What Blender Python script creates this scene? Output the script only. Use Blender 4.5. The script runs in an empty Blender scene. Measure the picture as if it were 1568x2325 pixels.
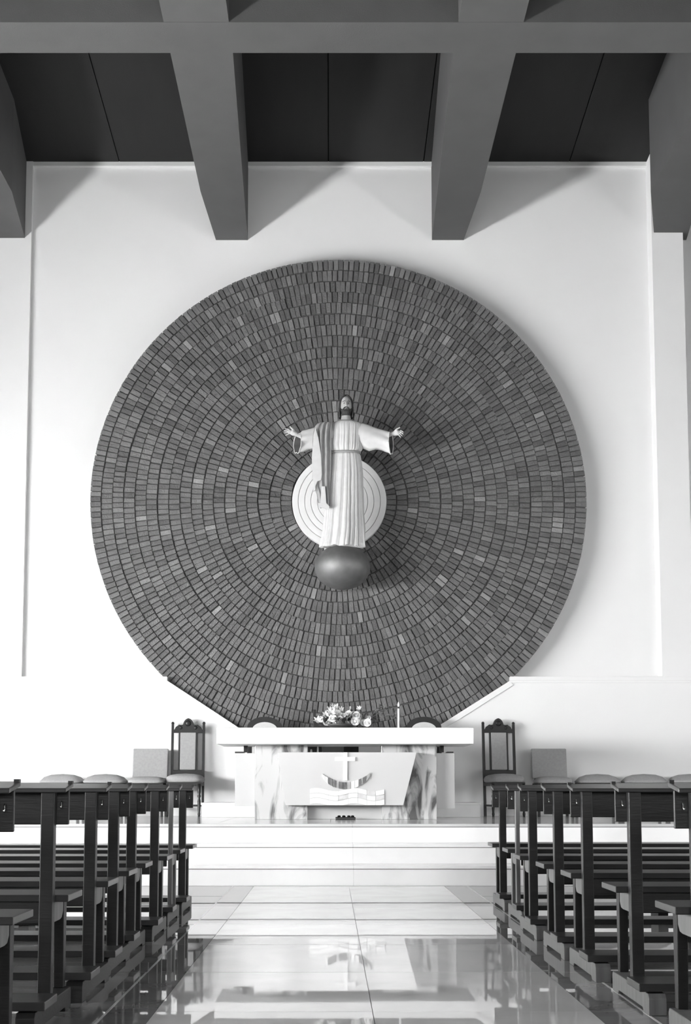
import bpy, bmesh, math, random
from mathutils import Vector, Matrix
random.seed(7)
PI = math.pi
sc = bpy.context.scene
COL = sc.collection

# ------------------------------------------------------------------ camera
FPX = 2900.0; EYE = .95; PITCH = math.atan(271/2900)
cd = bpy.data.cameras.new('camera'); cam = bpy.data.objects.new('camera', cd); COL.objects.link(cam)
cam.location = (0, 0, EYE); cam.rotation_euler = (PI/2+PITCH, 0, 0)
cd.sensor_fit = 'VERTICAL'; cd.sensor_height = 36; cd.lens = FPX/2325*36
cd.shift_x = (784-750)/2325; cd.shift_y = (1520-1162.5)/2325
cd.clip_start = .05; cd.clip_end = 200
sc.camera = cam
# ------------------------------------------------------------------ world + exposure
w = bpy.data.worlds.new('world'); sc.world = w; w.use_nodes = True
w.node_tree.nodes['Background'].inputs[0].default_value = (.8, .8, .8, 1)
w.node_tree.nodes['Background'].inputs[1].default_value = .6
vs = sc.view_settings
vs.view_transform = 'Standard'; vs.look = 'None'; vs.gamma = 1; vs.use_curve_mapping = False
vs.exposure = 0.27
WIN_L, WIN_R, WIN_B = 86.0, 13.0, 16.0       # radiance of the window panes (daylight behind them)

def at(px, py, Y):
    """real point at depth Y that the camera sees at pixel px, py"""
    a = (px-750)/FPX; b = (1520-py)/FPX
    dy = math.cos(PITCH)-b*math.sin(PITCH); dz = math.sin(PITCH)+b*math.cos(PITCH)
    t = Y/dy
    return Vector((a*t, Y, EYE+dz*t))

# ------------------------------------------------------------------ materials
def grey(v): return (v, v, v, 1)
def mat(name, v, rough=.5, spec=.5, noise=0, scale=6, bump=0, bscale=60, metal=0, stretch=None, island=0, emit=0, coat=0):
    m = bpy.data.materials.new(name); m.use_nodes = True
    nt = m.node_tree; N = nt.nodes; L = nt.links
    b = N['Principled BSDF']
    b.inputs['Base Color'].default_value = grey(v); b.inputs['Roughness'].default_value = rough
    b.inputs['Metallic'].default_value = metal; b.inputs['Specular IOR Level'].default_value = spec
    if coat: b.inputs['Coat Weight'].default_value = coat; b.inputs['Coat Roughness'].default_value = .05
    if emit:
        b.inputs['Emission Color'].default_value = grey(1); b.inputs['Emission Strength'].default_value = emit
    fac = None
    tc = N.new('ShaderNodeTexCoord')
    mp = N.new('ShaderNodeMapping'); L.new(tc.outputs['Object'], mp.inputs[0])
    if stretch: mp.inputs['Scale'].default_value = stretch
    if noise:
        n = N.new('ShaderNodeTexNoise'); n.inputs['Scale'].default_value = scale; n.inputs['Detail'].default_value = 6
        L.new(mp.outputs[0], n.inputs[0])
        r = N.new('ShaderNodeMapRange'); r.inputs[1].default_value = .25; r.inputs[2].default_value = .75
        r.inputs[3].default_value = v*(1-noise); r.inputs[4].default_value = v*(1+noise)
        L.new(n.outputs[0], r.inputs[0]); fac = r.outputs[0]
    if island:
        g = N.new('ShaderNodeNewGeometry'); oi = N.new('ShaderNodeObjectInfo')
        ad = N.new('ShaderNodeMath'); ad.operation = 'ADD'; L.new(g.outputs['Random Per Island'], ad.inputs[0]); L.new(oi.outputs['Random'], ad.inputs[1])
        fr = N.new('ShaderNodeMath'); fr.operation = 'FRACT'; L.new(ad.outputs[0], fr.inputs[0])
        cr = N.new('ShaderNodeValToRGB'); e = cr.color_ramp.elements
        e[0].position = 0; e[0].color = grey(1-island); e[1].position = 1; e[1].color = grey(1+island*3.2)
        k = e.new(.12); k.color = grey(1-island*.6); k = e.new(.5); k.color = grey(1); k = e.new(.90); k.color = grey(1+island*.5); k = e.new(.975); k.color = grey(1+island*1.1)
        L.new(fr.outputs[0], cr.inputs[0])
        mu = N.new('ShaderNodeMath'); mu.operation = 'MULTIPLY'; L.new(cr.outputs[0], mu.inputs[0])
        if fac: L.new(fac, mu.inputs[1])
        else: mu.inputs[1].default_value = v
        fac = mu.outputs[0]
    if fac: L.new(fac, b.inputs['Base Color'])
    if bump:
        n2 = N.new('ShaderNodeTexNoise'); n2.inputs['Scale'].default_value = bscale; n2.inputs['Detail'].default_value = 4
        L.new(mp.outputs[0], n2.inputs[0])
        bp = N.new('ShaderNodeBump'); bp.inputs['Strength'].default_value = bump; bp.inputs['Distance'].default_value = .02
        L.new(n2.outputs[0], bp.inputs['Height']); L.new(bp.outputs[0], b.inputs['Normal'])
    return m

def marble(name, v, vein, rough=.08, scale=1.4, sharp=(.5, .62), stretch=(1, 1, 1), rot=(0, 0, 0), island=0):
    m = bpy.data.materials.new(name); m.use_nodes = True
    nt = m.node_tree; N = nt.nodes; L = nt.links; b = N['Principled BSDF']
    b.inputs['Roughness'].default_value = rough
    tc = N.new('ShaderNodeTexCoord'); mp = N.new('ShaderNodeMapping'); L.new(tc.outputs['Object'], mp.inputs[0])
    mp.inputs['Scale'].default_value = stretch; mp.inputs['Rotation'].default_value = rot
    n = N.new('ShaderNodeTexNoise'); n.inputs['Scale'].default_value = scale; n.inputs['Detail'].default_value = 9; n.inputs['Distortion'].default_value = 1.2
    L.new(mp.outputs[0], n.inputs[0])
    cr = N.new('ShaderNodeValToRGB'); e = cr.color_ramp.elements
    e[0].position = sharp[0]; e[0].color = grey(v); e[1].position = sharp[1]; e[1].color = grey(vein)
    L.new(n.outputs[0], cr.inputs[0]); out = cr.outputs[0]
    if island:
        oi = N.new('ShaderNodeObjectInfo'); r = N.new('ShaderNodeMapRange'); r.inputs[3].default_value = 1-island; r.inputs[4].default_value = 1
        L.new(oi.outputs['Random'], r.inputs[0]); mu = N.new('ShaderNodeMix'); mu.data_type = 'RGBA'; mu.blend_type = 'MULTIPLY'; mu.inputs[0].default_value = 1
        L.new(out, mu.inputs[6]); L.new(r.outputs[0], mu.inputs[7]); out = mu.outputs[2]
    L.new(out, b.inputs['Base Color'])
    return m

M = dict(
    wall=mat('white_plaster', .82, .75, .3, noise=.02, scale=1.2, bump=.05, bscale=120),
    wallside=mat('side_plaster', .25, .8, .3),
    beam=mat('painted_concrete', .092, .7, .3, noise=.06, scale=3, bump=.1, bscale=90),
    ceil=mat('dark_ceiling_board', .013, .6, .3, noise=.15, scale=5, stretch=(1, .15, 1)),
    gap=mat('joint_black', .01, .9, .1),
    brick=mat('fired_brick', .128, .42, .5, noise=.12, scale=9, bump=.5, bscale=55, island=.38),
    mortar=mat('dark_mortar', .085, .9, .2, noise=.2, scale=30),
    floorbase=mat('grout', .3, .8, .2),
    aisle=marble('aisle_marble', .88, .74, .018, scale=1.1, sharp=(.42, .7), island=.06),
    border=marble('border_marble', .30, .22, .018, scale=2, sharp=(.42, .7), island=.06),
    nave=marble('nave_marble', .27, .19, .02, scale=1.6, sharp=(.4, .7), island=.15),
    step=marble('step_marble', .9, .84, .2, scale=1.0, sharp=(.45, .7)),
    plat=marble('platform_marble', .62, .52, .12, scale=1.0, sharp=(.45, .7)),
    veined=marble('veined_marble', .56, .10, .1, scale=3.6, sharp=(.47, .62), stretch=(1.5, 1, .5), rot=(0, .75, 0)),
    white=mat('white_marble', .57, .10, .5, noise=.02, scale=2),
    mensa=mat('white_altar_top', .80, .35, .4, noise=.015, scale=2),
    relief=mat('relief_white', .90, .15, .5, noise=.03, scale=20),
    reliefg=mat('relief_grey', .40, .12, .5, noise=.3, scale=14),
    reliefw=mat('relief_wave_grey', .62, .12, .5, noise=.12, scale=14),
    reliefd=mat('relief_dark', .14, .15, .5, noise=.4, scale=16),
    wood=mat('dark_wood', .012, .42, .38, noise=.35, scale=5, stretch=(.6, 6, 6), bump=.1, bscale=20),
    woodtop=mat('dark_wood_polished', .028, .3, .45, noise=.3, scale=4, stretch=(.5, 6, 6)),
    wood_pale_lit=mat('pale_and_lit_wood', .12, .45, .4, noise=.3, scale=5, stretch=(6, 6, .6)),  # paler posts of the thin pews; elsewhere light painted onto dark aisle-side wood
    chairwood=mat('carved_wood', .014, .45, .4, noise=.3, scale=12),
    cloth=mat('grey_upholstery', .36, .85, .2, noise=.08, scale=40, bump=.15, bscale=200),
    clothl=mat('pale_upholstery', .6, .85, .2, noise=.05, scale=30),
    chrome=mat('chrome', .85, .15, .5, metal=1),
    stone=mat('pale_stone', .78, .7, .3, noise=.03, scale=10),
    robe=mat('robe_paint', .62, .6, .3, noise=.05, scale=14),
    mantle=mat('mantle_paint', .34, .6, .3, noise=.12, scale=14),
    skin=mat('face_paint', .42, .5, .4, noise=.06, scale=20),
    hair=mat('hair_paint', .05, .6, .3, noise=.3, scale=60, bump=.6, bscale=90),
    belt=mat('belt_paint', .3, .6, .3),
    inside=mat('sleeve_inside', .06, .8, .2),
    bronze=mat('bronze', .24, .62, .5, metal=.8, noise=.12, scale=10),
    petal=mat('white_petal', .88, .6, .3, noise=.03, scale=30),
    leaf=mat('dark_leaf', .05, .5, .4, noise=.3, scale=20),
    leafg=mat('greyish_leaf', .17, .6, .3, noise=.2, scale=20),
    wax=mat('white_wax', .88, .4, .4),
    metal=mat('dark_metal', .04, .35, .5, metal=.6),
    frame=mat('window_frame', .5, .5, .4),
    paneL=mat('pane_left', .8, .3, emit=WIN_L), paneR=mat('pane_right', .8, .3, emit=WIN_R), paneB=mat('pane_back', .8, .3, emit=WIN_B),
)

# ------------------------------------------------------------------ mesh helpers
class MB:
    def __init__(s): s.v = []; s.f = []; s.sm = []
    def add(s, vs_, fs, smooth=False):
        o = len(s.v); s.v += [tuple(v) for v in vs_]; s.f += [tuple(i+o for i in f) for f in fs]; s.sm += [smooth]*len(fs); return s
    def box(s, x0, x1, y0, y1, z0, z1):
        return s.add([(x0,y0,z0),(x1,y0,z0),(x1,y1,z0),(x0,y1,z0),(x0,y0,z1),(x1,y0,z1),(x1,y1,z1),(x0,y1,z1)],
              [(0,3,2,1),(4,5,6,7),(0,1,5,4),(1,2,6,5),(2,3,7,6),(3,0,4,7)])
    def hexa(s, b, t):   # bottom quad, top quad (ccw from above)
        return s.add(list(b)+list(t), [(0,3,2,1),(4,5,6,7),(0,1,5,4),(1,2,6,5),(2,3,7,6),(3,0,4,7)])
    def prism_y(s, pts, y0, y1):   # pts (x,z) ccw seen from -Y
        n = len(pts)
        return s.add([(x,y0,z) for x,z in pts]+[(x,y1,z) for x,z in pts],
              [tuple(range(n)), tuple(range(2*n-1, n-1, -1))]+[(i, i+n, (i+1)%n+n, (i+1)%n) for i in range(n)])
    def prism_x(s, pts, x0, x1):   # pts (y,z)
        n = len(pts)
        return s.add([(x0,y,z) for y,z in pts]+[(x1,y,z) for y,z in pts],
              [tuple(range(n)), tuple(range(2*n-1, n-1, -1))]+[(i, i+n, (i+1)%n+n, (i+1)%n) for i in range(n)])
    def loft(s, rings, cap=True, closed=True, smooth=True):
        n = len(rings[0]); o = [tuple(p) for r in rings for p in r]; f = []
        for i in range(len(rings)-1):
            for j in range(n if closed else n-1):
                k = (j+1) % n
                f.append((i*n+j, i*n+k, (i+1)*n+k, (i+1)*n+j))
        s.add(o, f, smooth)
        if cap and closed:
            b = len(s.v)-len(o)
            s.f.append(tuple(b+j for j in range(n-1,-1,-1))); s.f.append(tuple(b+(len(rings)-1)*n+j for j in range(n))); s.sm += [False, False]
        return s
    def tube(s, pts, rad, n=8, cap=True):
        pts = [Vector(p) for p in pts]; rings = []
        if not isinstance(rad, (list, tuple)): rad = [rad]*len(pts)
        up = None
        for i, p in enumerate(pts):
            d = (pts[min(i+1, len(pts)-1)]-pts[max(i-1, 0)]).normalized()
            if up is None: up = Vector((0,0,1)) if abs(d.z) < .9 else Vector((1,0,0))
            a = d.cross(up).normalized(); up = a.cross(d).normalized()
            rings.append([p+(a*math.cos(t)+up*math.sin(t))*rad[i] for t in [2*PI*k/n for k in range(n)]])
        return s.loft(rings, cap)
    def lathe(s, prof, c=(0,0,0), n=16, axis='z'):
        rings = []
        for r, h in prof:
            r = max(r, 1e-4)
            if axis == 'z': rings.append([(c[0]+r*math.cos(t), c[1]+r*math.sin(t), c[2]+h) for t in [2*PI*k/n for k in range(n)]])
            else: rings.append([(c[0]+r*math.cos(t), c[1]+h, c[2]+r*math.sin(t)) for t in [2*PI*k/n for k in range(n)]])
        return s.loft(rings)
    def ell(s, c, r, nu=16, nv=10, fn=None):
        rings = []
        for i in range(nv+1):
            ph = -PI/2+PI*i/nv; ring = []
            for j in range(nu):
                t = 2*PI*j/nu
                d = Vector((math.cos(ph)*math.cos(t), math.cos(ph)*math.sin(t), math.sin(ph)))
                if i in (0, nv): d = Vector((.001*math.cos(t), .001*math.sin(t), d.z))
                k = fn(d) if fn else Vector((0,0,0))
                ring.append((c[0]+r[0]*d.x+k.x, c[1]+r[1]*d.y+k.y, c[2]+r[2]*d.z+k.z))
            rings.append(ring)
        return s.loft(rings, cap=True)
    def flat(s): s.sm = [False]*len(s.sm); return s
    def mesh(s, name, m):
        me = bpy.data.meshes.new(name); me.from_pydata(s.v, [], s.f); me.polygons.foreach_set('use_smooth', s.sm)
        if m: me.materials.append(m)
        bm = bmesh.new(); bm.from_mesh(me); bmesh.ops.recalc_face_normals(bm, faces=bm.faces); bm.to_mesh(me); bm.free()
        return me
    def build(s, name, m, parent=None, bevel=0, loc=None):
        o = bpy.data.objects.new(name, s.mesh(name, m)); COL.objects.link(o)
        if parent: o.parent = parent
        if loc: o.location = loc
        if bevel:
            b = o.modifiers.new('bevel', 'BEVEL'); b.width = bevel; b.segments = 2; b.limit_method = 'ANGLE'
        return o
def link(name, me, parent, loc=(0,0,0), rot=(0,0,0)):
    o = bpy.data.objects.new(name, me); COL.objects.link(o); o.parent = parent; o.location = loc; o.rotation_euler = rot; return o
def tag(o, label=None, cat=None, group=None, kind=None):
    if label: o['label'] = label
    if cat: o['category'] = cat
    if group: o['group'] = group
    if kind: o['kind'] = kind
    return o
def empty(name, loc, rz=0):
    o = bpy.data.objects.new(name, None); COL.objects.link(o); o.location = loc; o.rotation_euler = (0,0,rz); o.empty_display_size = .1; return o
def copy_tree(o, parent=None):
    c = o.copy(); COL.objects.link(c); c.parent = parent
    for ch in [x for x in KIDS.get(o.name, [])]: 
        k = copy_tree(ch, c)
    KIDS[c.name] = [x for x in COL.objects if x.parent == c]
    return c
KIDS = {}
def reg(o): 
    KIDS[o.name] = [x for x in COL.objects if x.parent == o]
    for k in KIDS[o.name]: reg(k)
def struct(mb, name, m, parent=None, label=None, bevel=0):
    o = mb.build(name, m, parent, bevel=bevel)
    if not parent: o['kind'] = 'structure'
    if label: o['label'] = label
    return o

# ================================================================== THE ROOM
XL, XR, YB, YW = -9.6, 9.8, -8.0, 17.7
PZ = .587                                    # platform height
def cz(y): return 9.94+(YW-y)*.093           # underside of the sloping ceiling

# floor: dark grout bed with marble slabs laid on it
fl = struct(MB().box(XL, XR, YB, YW+.3, -.2, -.012), 'floor', M['floorbase'])
slab_cache = {}
def slab(w_, d_, m, key):
    k = (round(w_,3), round(d_,3), key)
    if k not in slab_cache:
        g = .0013
        slab_cache[k] = MB().box(-w_/2+g, w_/2-g, -d_/2+g, d_/2-g, -.02, 0).mesh('floor_slab', m)
    return slab_cache[k]
y0s = [12.66-1.18*i for i in range(0, 10)]
for x0, x1, m, key in ((-.75, .18, M['aisle'], 'a'), (.18, 1.115, M['aisle'], 'a'), (-.955, -.75, M['border'], 'b'), (1.115, 1.34, M['border'], 'b')):
    for i, ya in enumerate(y0s):
        link('floor_slab', slab(x1-x0, 1.18, m, key), fl, ((x0+x1)/2, ya-.59, 0), (random.uniform(-.0006,.0006), random.uniform(-.0006,.0006), 0))
for xi in (-.955, 1.34):
    for k_ in range(10): struct(MB().box(xi-.006, xi+.006, y0s[k_]-1.179, y0s[k_]-.001, -.02, .0004), 'inlay_strip', M['aisle'], fl)
for side in (-1, 1):
    e = -.955 if side < 0 else 1.34
    for j in range(3):
        for i, ya in enumerate(y0s[:9]):
            cx = e+side*(.59+1.18*j)
            link('floor_slab', slab(1.18, 1.18, M['nave'], 'n'), fl, (cx, ya-.59, 0), (random.uniform(-.0008,.0008), random.uniform(-.0008,.0008), 0))
    far = e+side*3.54
    struct(MB().box(min(far, XL if side<0 else XR), max(far, XL if side<0 else XR), YB, 12.66, -.02, 0), 'floor_field', M['nave'], fl)
struct(MB().box(-4.495, 4.88, YB, 12.66-11.8, -.02, -.0005), 'floor_field', M['nave'], fl)

# chancel steps: each a riser with two long tread slabs and an open shadow joint below the nosing
ys = [12.66, 13.02, 13.38]; zs = [.197, .392, PZ]
for i in range(3):
    st = tag(empty('chancel_step', (0, ys[i], 0)), ['lowest white marble step across the front of the nave', 'middle white marble step in front of the altar', 'top white marble step edging the altar platform'][i], kind='structure')
    zb = 0 if i == 0 else zs[i-1]
    yend = ys[i+1]+.03 if i < 2 else ys[i]+.5
    for (a, b) in ((XL, .2265), (.2275, XR)):
        MB().box(a, b, .016, .06, zb+.001, zs[i]-.036).build('riser_slab', M['step'], st)
        MB().box(a, b, 0, yend-ys[i], zs[i]-.03, zs[i]).build('tread_slab', M['plat'] if i == 2 else M['step'], st, bevel=.003)
    MB().box(XL, XR, .05, .09, zb, zs[i]-.02).build('step_core', M['gap'], st)
pl = struct(MB().box(XL, XR, ys[2]+.3, YW+.3, PZ-.3, PZ-.03), 'floor_platform', M['floorbase'])
for i in range(12):
    for j in range(3):
        a = -7.2+1.2*i; b = ys[2]+.5+j*1.28
        MB().box(a+.002, a+1.198, b+.002, min(b+1.278, YW), PZ-.03, PZ-.0005).build('floor_slab', M['plat'], pl)
for a, b in ((XL, -7.2), (7.2, XR)):
    MB().box(a, b, ys[2]+.5, YW, PZ-.03, PZ-.0005).build('floor_field', M['plat'], pl)

# back wall, side walls, rear wall
struct(MB().box(XL-.3, XR+.3, YW, YW+.3, -.2, 10.2), 'wall_back', M['wall'])
for x0, x1 in ((-5.0, -4.28), (4.55, 4.99)):
    struct(MB().box(x0, x1, YW-(.07 if x0 < 0 else .25), YW, 2.3, cz(YW)+.03), 'trim_%d' % (1 if x0 < 0 else 2), M['wall'], label='white wall pilaster under the outer ceiling beam')
struct(MB().box(-4.28, 4.55, YW-.06, YW, 9.885, 9.95), 'trim_3', M['wall'], label='thin white strip along the top of the chancel wall')
struct(MB().box(XL, XR, YW-.32, YW, 0, .1), 'trim_4', M['wall'])
# dado panel with the slanting notch that frames the foot of the brick disc
DY = 17.38
A = at(380, 1548, DY); B = at(548, 1656, DY); C_ = at(548+20, 1672, DY); D_ = at(966, 1672, DY); E_ = at(986, 1654, DY); F_ = at(1157, 1543, DY)
ztop = (A.z+F_.z)/2
pts = [(XL, PZ-.02), (XR, PZ-.02), (XR, ztop), (F_.x, ztop), (E_.x, E_.z), (D_.x, D_.z), (C_.x, C_.z), (B.x, B.z), (A.x, ztop), (XL, ztop)]
struct(MB().prism_y(pts, DY, DY+.045), 'wall_dado', M['wall'], label='white lower chancel wall standing forward of the brick disc')
tz = .075
for i, (a, b) in enumerate((((XL, ztop), (A.x, ztop)), ((F_.x, ztop), (XR, ztop)))):
    struct(MB().box(a[0], b[0], DY-.035, YW, ztop-.002, ztop+.055).box(a[0], b[0], DY-.02, DY, ztop-.03, ztop), 'trim_%d' % (5+i), M['wall'], label='white ledge moulding on top of the lower wall', bevel=.004)
for i, (a, b) in enumerate(((A, B), (E_, F_))):
    d = Vector((b.x-a.x, 0, b.z-a.z)).normalized(); n = Vector((d.z, 0, -d.x)); n = n if n.z > 0 else -n
    za = ztop if a is A else a.z; zb_ = ztop if b is F_ else b.z
    p = [(a.x, za), (b.x, zb_), (b.x-n.x*tz, zb_-n.z*tz), (a.x-n.x*tz, za-n.z*tz)]
    struct(MB().prism_y(p, DY-.02, DY+.06), 'trim_%d' % (7+i), M['wall'], label='slanting white moulding along the notch under the brick disc', bevel=.004)
struct(MB().box(XL, XR, DY-.02, DY, PZ, PZ+.175).box(XL, XR, DY-.028, DY, PZ+.175, PZ+.19), 'baseboard_back', M['wall'])

def side_wall(name, X, sgn, wins, pane, z0, z1, wn0):
    mb = MB(); ys_ = [YB-.3]
    for a, b in wins: ys_ += [a, b]
    ys_.append(YW+.3)
    x0, x1 = (X-.3, X) if sgn < 0 else (X, X+.3)
    for i in range(0, len(ys_), 2): mb.box(x0, x1, ys_[i], ys_[i+1], -.2, 12.6)
    for a, b in wins: mb.box(x0, x1, a, b, -.2, z0).box(x0, x1, a, b, z1, 12.6)
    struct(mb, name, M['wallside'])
    for k, (a, b) in enumerate(wins):
        wo = tag(empty('window_%d' % (wn0+k), (X, (a+b)/2, z0)), kind='structure')
        xx = sgn*.12; h = (b-a)/2; H = z1-z0
        MB().box(min(xx, xx+sgn*.02), max(xx, xx+sgn*.02), -h+.02, h-.02, .02, H-.02).build('window_pane', pane, wo)
        f = MB()
        for yy in (-h, -h/3-.02, h/3-.02, h-.06): f.box(min(0, sgn*.1), max(0, sgn*.1), yy+.005, yy+.055, .005, H-.005)
        for zz in (.003, H/2, H-.06): f.box(min(0, sgn*.09), max(0, sgn*.09), -h+.005, h-.005, zz, zz+.05)
        f.build('window_frame', M['frame'], wo)
side_wall('wall_left', XL, -1, [(.6+2.6*k, 2.8+2.6*k) for k in range(5)], M['paneL'], 1.5, 2.9, 1)
side_wall('wall_right', XR, 1, [(.6+2.6*k, 2.8+2.6*k) for k in range(5)], M['paneR'], 1.5, 2.9, 6)
# rear wall with two rows of windows (behind the camera; they glint in the altar front)
mb = MB(); cols = [(-2.6, -1.1), (-.75, .75), (1.1, 2.6)]; rows = [(2.6, 3.5), (3.8, 5.4)]
xs = [XL-.3]+[v for c in cols for v in c]+[XR+.3]
for i in range(0, len(xs), 2): mb.box(xs[i], xs[i+1], YB-.3, YB, -.2, 12.9)
for a, b in cols:
    mb.box(a, b, YB-.3, YB, -.2, rows[0][0]).box(a, b, YB-.3, YB, rows[0][1], rows[1][0]).box(a, b, YB-.3, YB, rows[1][1], 12.9)
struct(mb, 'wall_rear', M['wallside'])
k = 11
for a, b in cols:
    for z0, z1 in rows:
        wo = tag(empty('window_%d' % k, ((a+b)/2, YB, z0)), kind='structure'); k += 1
        h = (b-a)/2
        MB().box(-h+.02, h-.02, -.14, -.12, .02, z1-z0-.02).build('window_pane', M['paneB'], wo)
        MB().box(-.03, .03, -.1, 0, .005, z1-z0-.005).box(-h+.005, -h+.05, -.1, 0, .005, z1-z0-.005).box(h-.05, h-.005, -.1, 0, .005, z1-z0-.005).build('window_frame', M['frame'], wo)

# ceiling: dark boards with open joints under a black backing, sloping up from the chancel wall
ce = struct(MB().hexa([(XL-.3, YB-.3, cz(YB-.3)+.03), (XR+.3, YB-.3, cz(YB-.3)+.03), (XR+.3, YW+.3, cz(YW+.3)+.03), (XL-.3, YW+.3, cz(YW+.3)+.03)],
                      [(XL-.3, YB-.3, cz(YB-.3)+.3), (XR+.3, YB-.3, cz(YB-.3)+.3), (XR+.3, YW+.3, cz(YW+.3)+.3), (XL-.3, YW+.3, cz(YW+.3)+.3)]), 'ceiling', M['gap'])
ex = [XL, -6.2, -3.04, -.03, 1.34, 3.44, 6.6, XR]; ey = [YB, 0.0, 6.4, 12.73, YW]
for i in range(7):
    for j in range(4):
        a, b, c, d = ex[i]+.007, ex[i+1]-.007, ey[j]+.005, ey[j+1]-.001
        MB().hexa([(a,c,cz(c)),(b,c,cz(c)),(b,d,cz(d)),(a,d,cz(d))], [(a,c,cz(c)+.028),(b,c,cz(c)+.028),(b,d,cz(d)+.028),(a,d,cz(d)+.028)]).build('ceiling_panel', M['ceil'], ce)

# longitudinal beams with tapered brackets against the wall, and the cross beams
ZB = 8.80; HW = .335; HT = .228; YT = 16.2
def beam(xc, tc, n):
    """flat-bottomed beam whose last stretch narrows in plan towards the wall"""
    t0, t1 = tc-HT, tc+HT
    k = (YT-13)/(YW-13)
    el = xc-HW+((t0-xc+HW)*k if 0 < xc < 3 else 0); er = xc+HW+((t1-xc-HW)*k if -3 < xc < 0 else 0)
    bl = [(xc-HW, YB), (xc+HW, YB), (xc+HW, 13.0), (er, YT), (t1, YW-.002), (t0, YW-.002), (el, YT), (xc-HW, 13.0)]
    n_ = len(bl)
    mb = MB(); mb.add([(x, y, ZB) for x, y in bl]+[(x, y, cz(y)-.005) for x, y in bl],
        [tuple(range(n_)), tuple(range(2*n_-1, n_-1, -1))]+[(q, q+n_, (q+1) % n_+n_, (q+1) % n_) for q in range(n_)])
    o = mb.build('ceiling_beam', M['beam']); o['kind'] = 'structure'; o['label'] = n
for xc, tc, n in ((-7.7, -7.7, 'grey roof beam over the far left of the nave'), (-4.54, -4.61, 'grey roof beam meeting the left pilaster'), (-1.38, -1.417, 'grey roof beam left of the brick disc centre'),
              (1.65, 1.684, 'grey roof beam right of the brick disc centre'), (4.56, 4.88, 'grey roof beam meeting the right pilaster'), (7.9, 7.9, 'grey roof beam over the far right of the nave')):
    beam(xc, tc, n)
for yc in (12.73, 6.4, 0):
    o = MB().box(XL, XR, yc-.275, yc+.275, ZB-.004, cz(yc+.275)-.005).build('cross_beam', M['beam'])
    tag(o, 'wide grey cross beam spanning the nave above the pews' if yc > 10 else 'grey cross beam nearer the rear of the nave', kind='structure')

# ================================================================== THE BRICK DISC
DC = Vector((.11, 0, 4.955)); R0 = 3.45; RIN = .655; NR = 18; RW = (R0-RIN)/NR
disc = tag(empty('brick_disc', (DC.x, YW, DC.z)), 'huge round disc of concentric dark brick rings mounted on the white wall', 'wall decoration')
def yf(k): return -.25+.0075*k           # local y of the brick face in ring k (0 = rim): a shallow dish
zcut = C_.z-.15-DC.z
# mortar backing
mb = MB(); prof = []
for k in range(NR+1):
    prof.append((R0-.02-(RW*k if k else 0), yf(min(k, NR-1))+.016))
prof = [(R0-.015, -.012)]+prof[:-1]+[(RIN+.004, yf(NR-1)+.016), (RIN+.004, -.012), (R0-.015, -.012)]
mb.lathe(prof, n=128, axis='y').flat().build('mortar_bed', M['mortar'], disc)
def brick_mb(mb, w_, h_, d_, M4=None, jit=0):
    # w_ tangential at outer edge, h_ radial, tapered to the centre; front face slightly inset (chamfer)
    e = .0035; ti = .97
    P = []
    for (y, ins) in ((d_, 0), (.006, 0), (0, e)):
        for (sx, sz) in ((-1, -1), (1, -1), (1, 1), (-1, 1)):
            ww = w_ if sz > 0 else w_*ti
            jx = random.uniform(-jit, jit) if jit else 0; jz = random.uniform(-jit, jit) if jit else 0
            P.append(Vector((sx*(ww/2-ins)+jx, y, sz*(h_/2-ins)+jz)))
    if M4: P = [M4 @ p for p in P]
    F = []
    for l in (0, 4):
        for i in range(4): F.append((l+i, l+(i+1) % 4, l+4+(i+1) % 4, l+4+i))
    F.append((8, 9, 10, 11))
    mb.add(P, F)
wid = .073
protos = {}
stuff = MB(); nparts = 0
for k in range(NR):
    ro = R0-RW*k; rm = ro-RW/2; n = int(round(2*PI*rm/wid)); off = random.random()
    wob = [random.uniform(-.006, .006) for _ in range(7)]; ph = [random.uniform(0, 6.28) for _ in range(7)]
    cut = 0
    for j in range(n):
        t = 2*PI*(j+off+random.uniform(-.06, .06))/n
        dr = sum(wob[q_]*math.sin((q_+1)*t+ph[q_]) for q_ in range(7))*.5 if k else 0
        x = (rm+dr)*math.cos(t); z = (rm+dr)*math.sin(t)
        if z < zcut-.1: continue
        wr = 2*PI*rm/n-.008-random.choice((0, 0, .003)); hr = RW-.007-random.choice((0, 0, 0, .006))
        pr_ = yf(k)-random.uniform(0, .006)
        ang = -(t-PI/2)+random.uniform(-.02, .02)
        if k < 1 or (k == 1 and nparts < 300 and z > 0 and x < 0):
            if nparts < 300:
                key = (k, random.randint(0, 3))
                if key not in protos:
                    b = MB(); brick_mb(b, wr, hr, .05, jit=.0015); protos[key] = b.mesh('brick', M['brick'])
                link('brick', protos[key], disc, (x, pr_, z), (random.uniform(-.02,.02), ang, random.uniform(-.02,.02))); nparts += 1
                continue
        M4 = Matrix.Translation((x, pr_, z)) @ Matrix.Rotation(ang, 4, 'Y') @ Matrix.Rotation(random.uniform(-.02,.02), 4, 'X') @ Matrix.Rotation(random.uniform(-.025,.025), 4, 'Z')
        brick_mb(stuff, wr, hr, .05, M4, jit=.0018)
o = stuff.build('inner_bricks', M['brick'], disc); o['kind'] = 'stuff'

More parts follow.
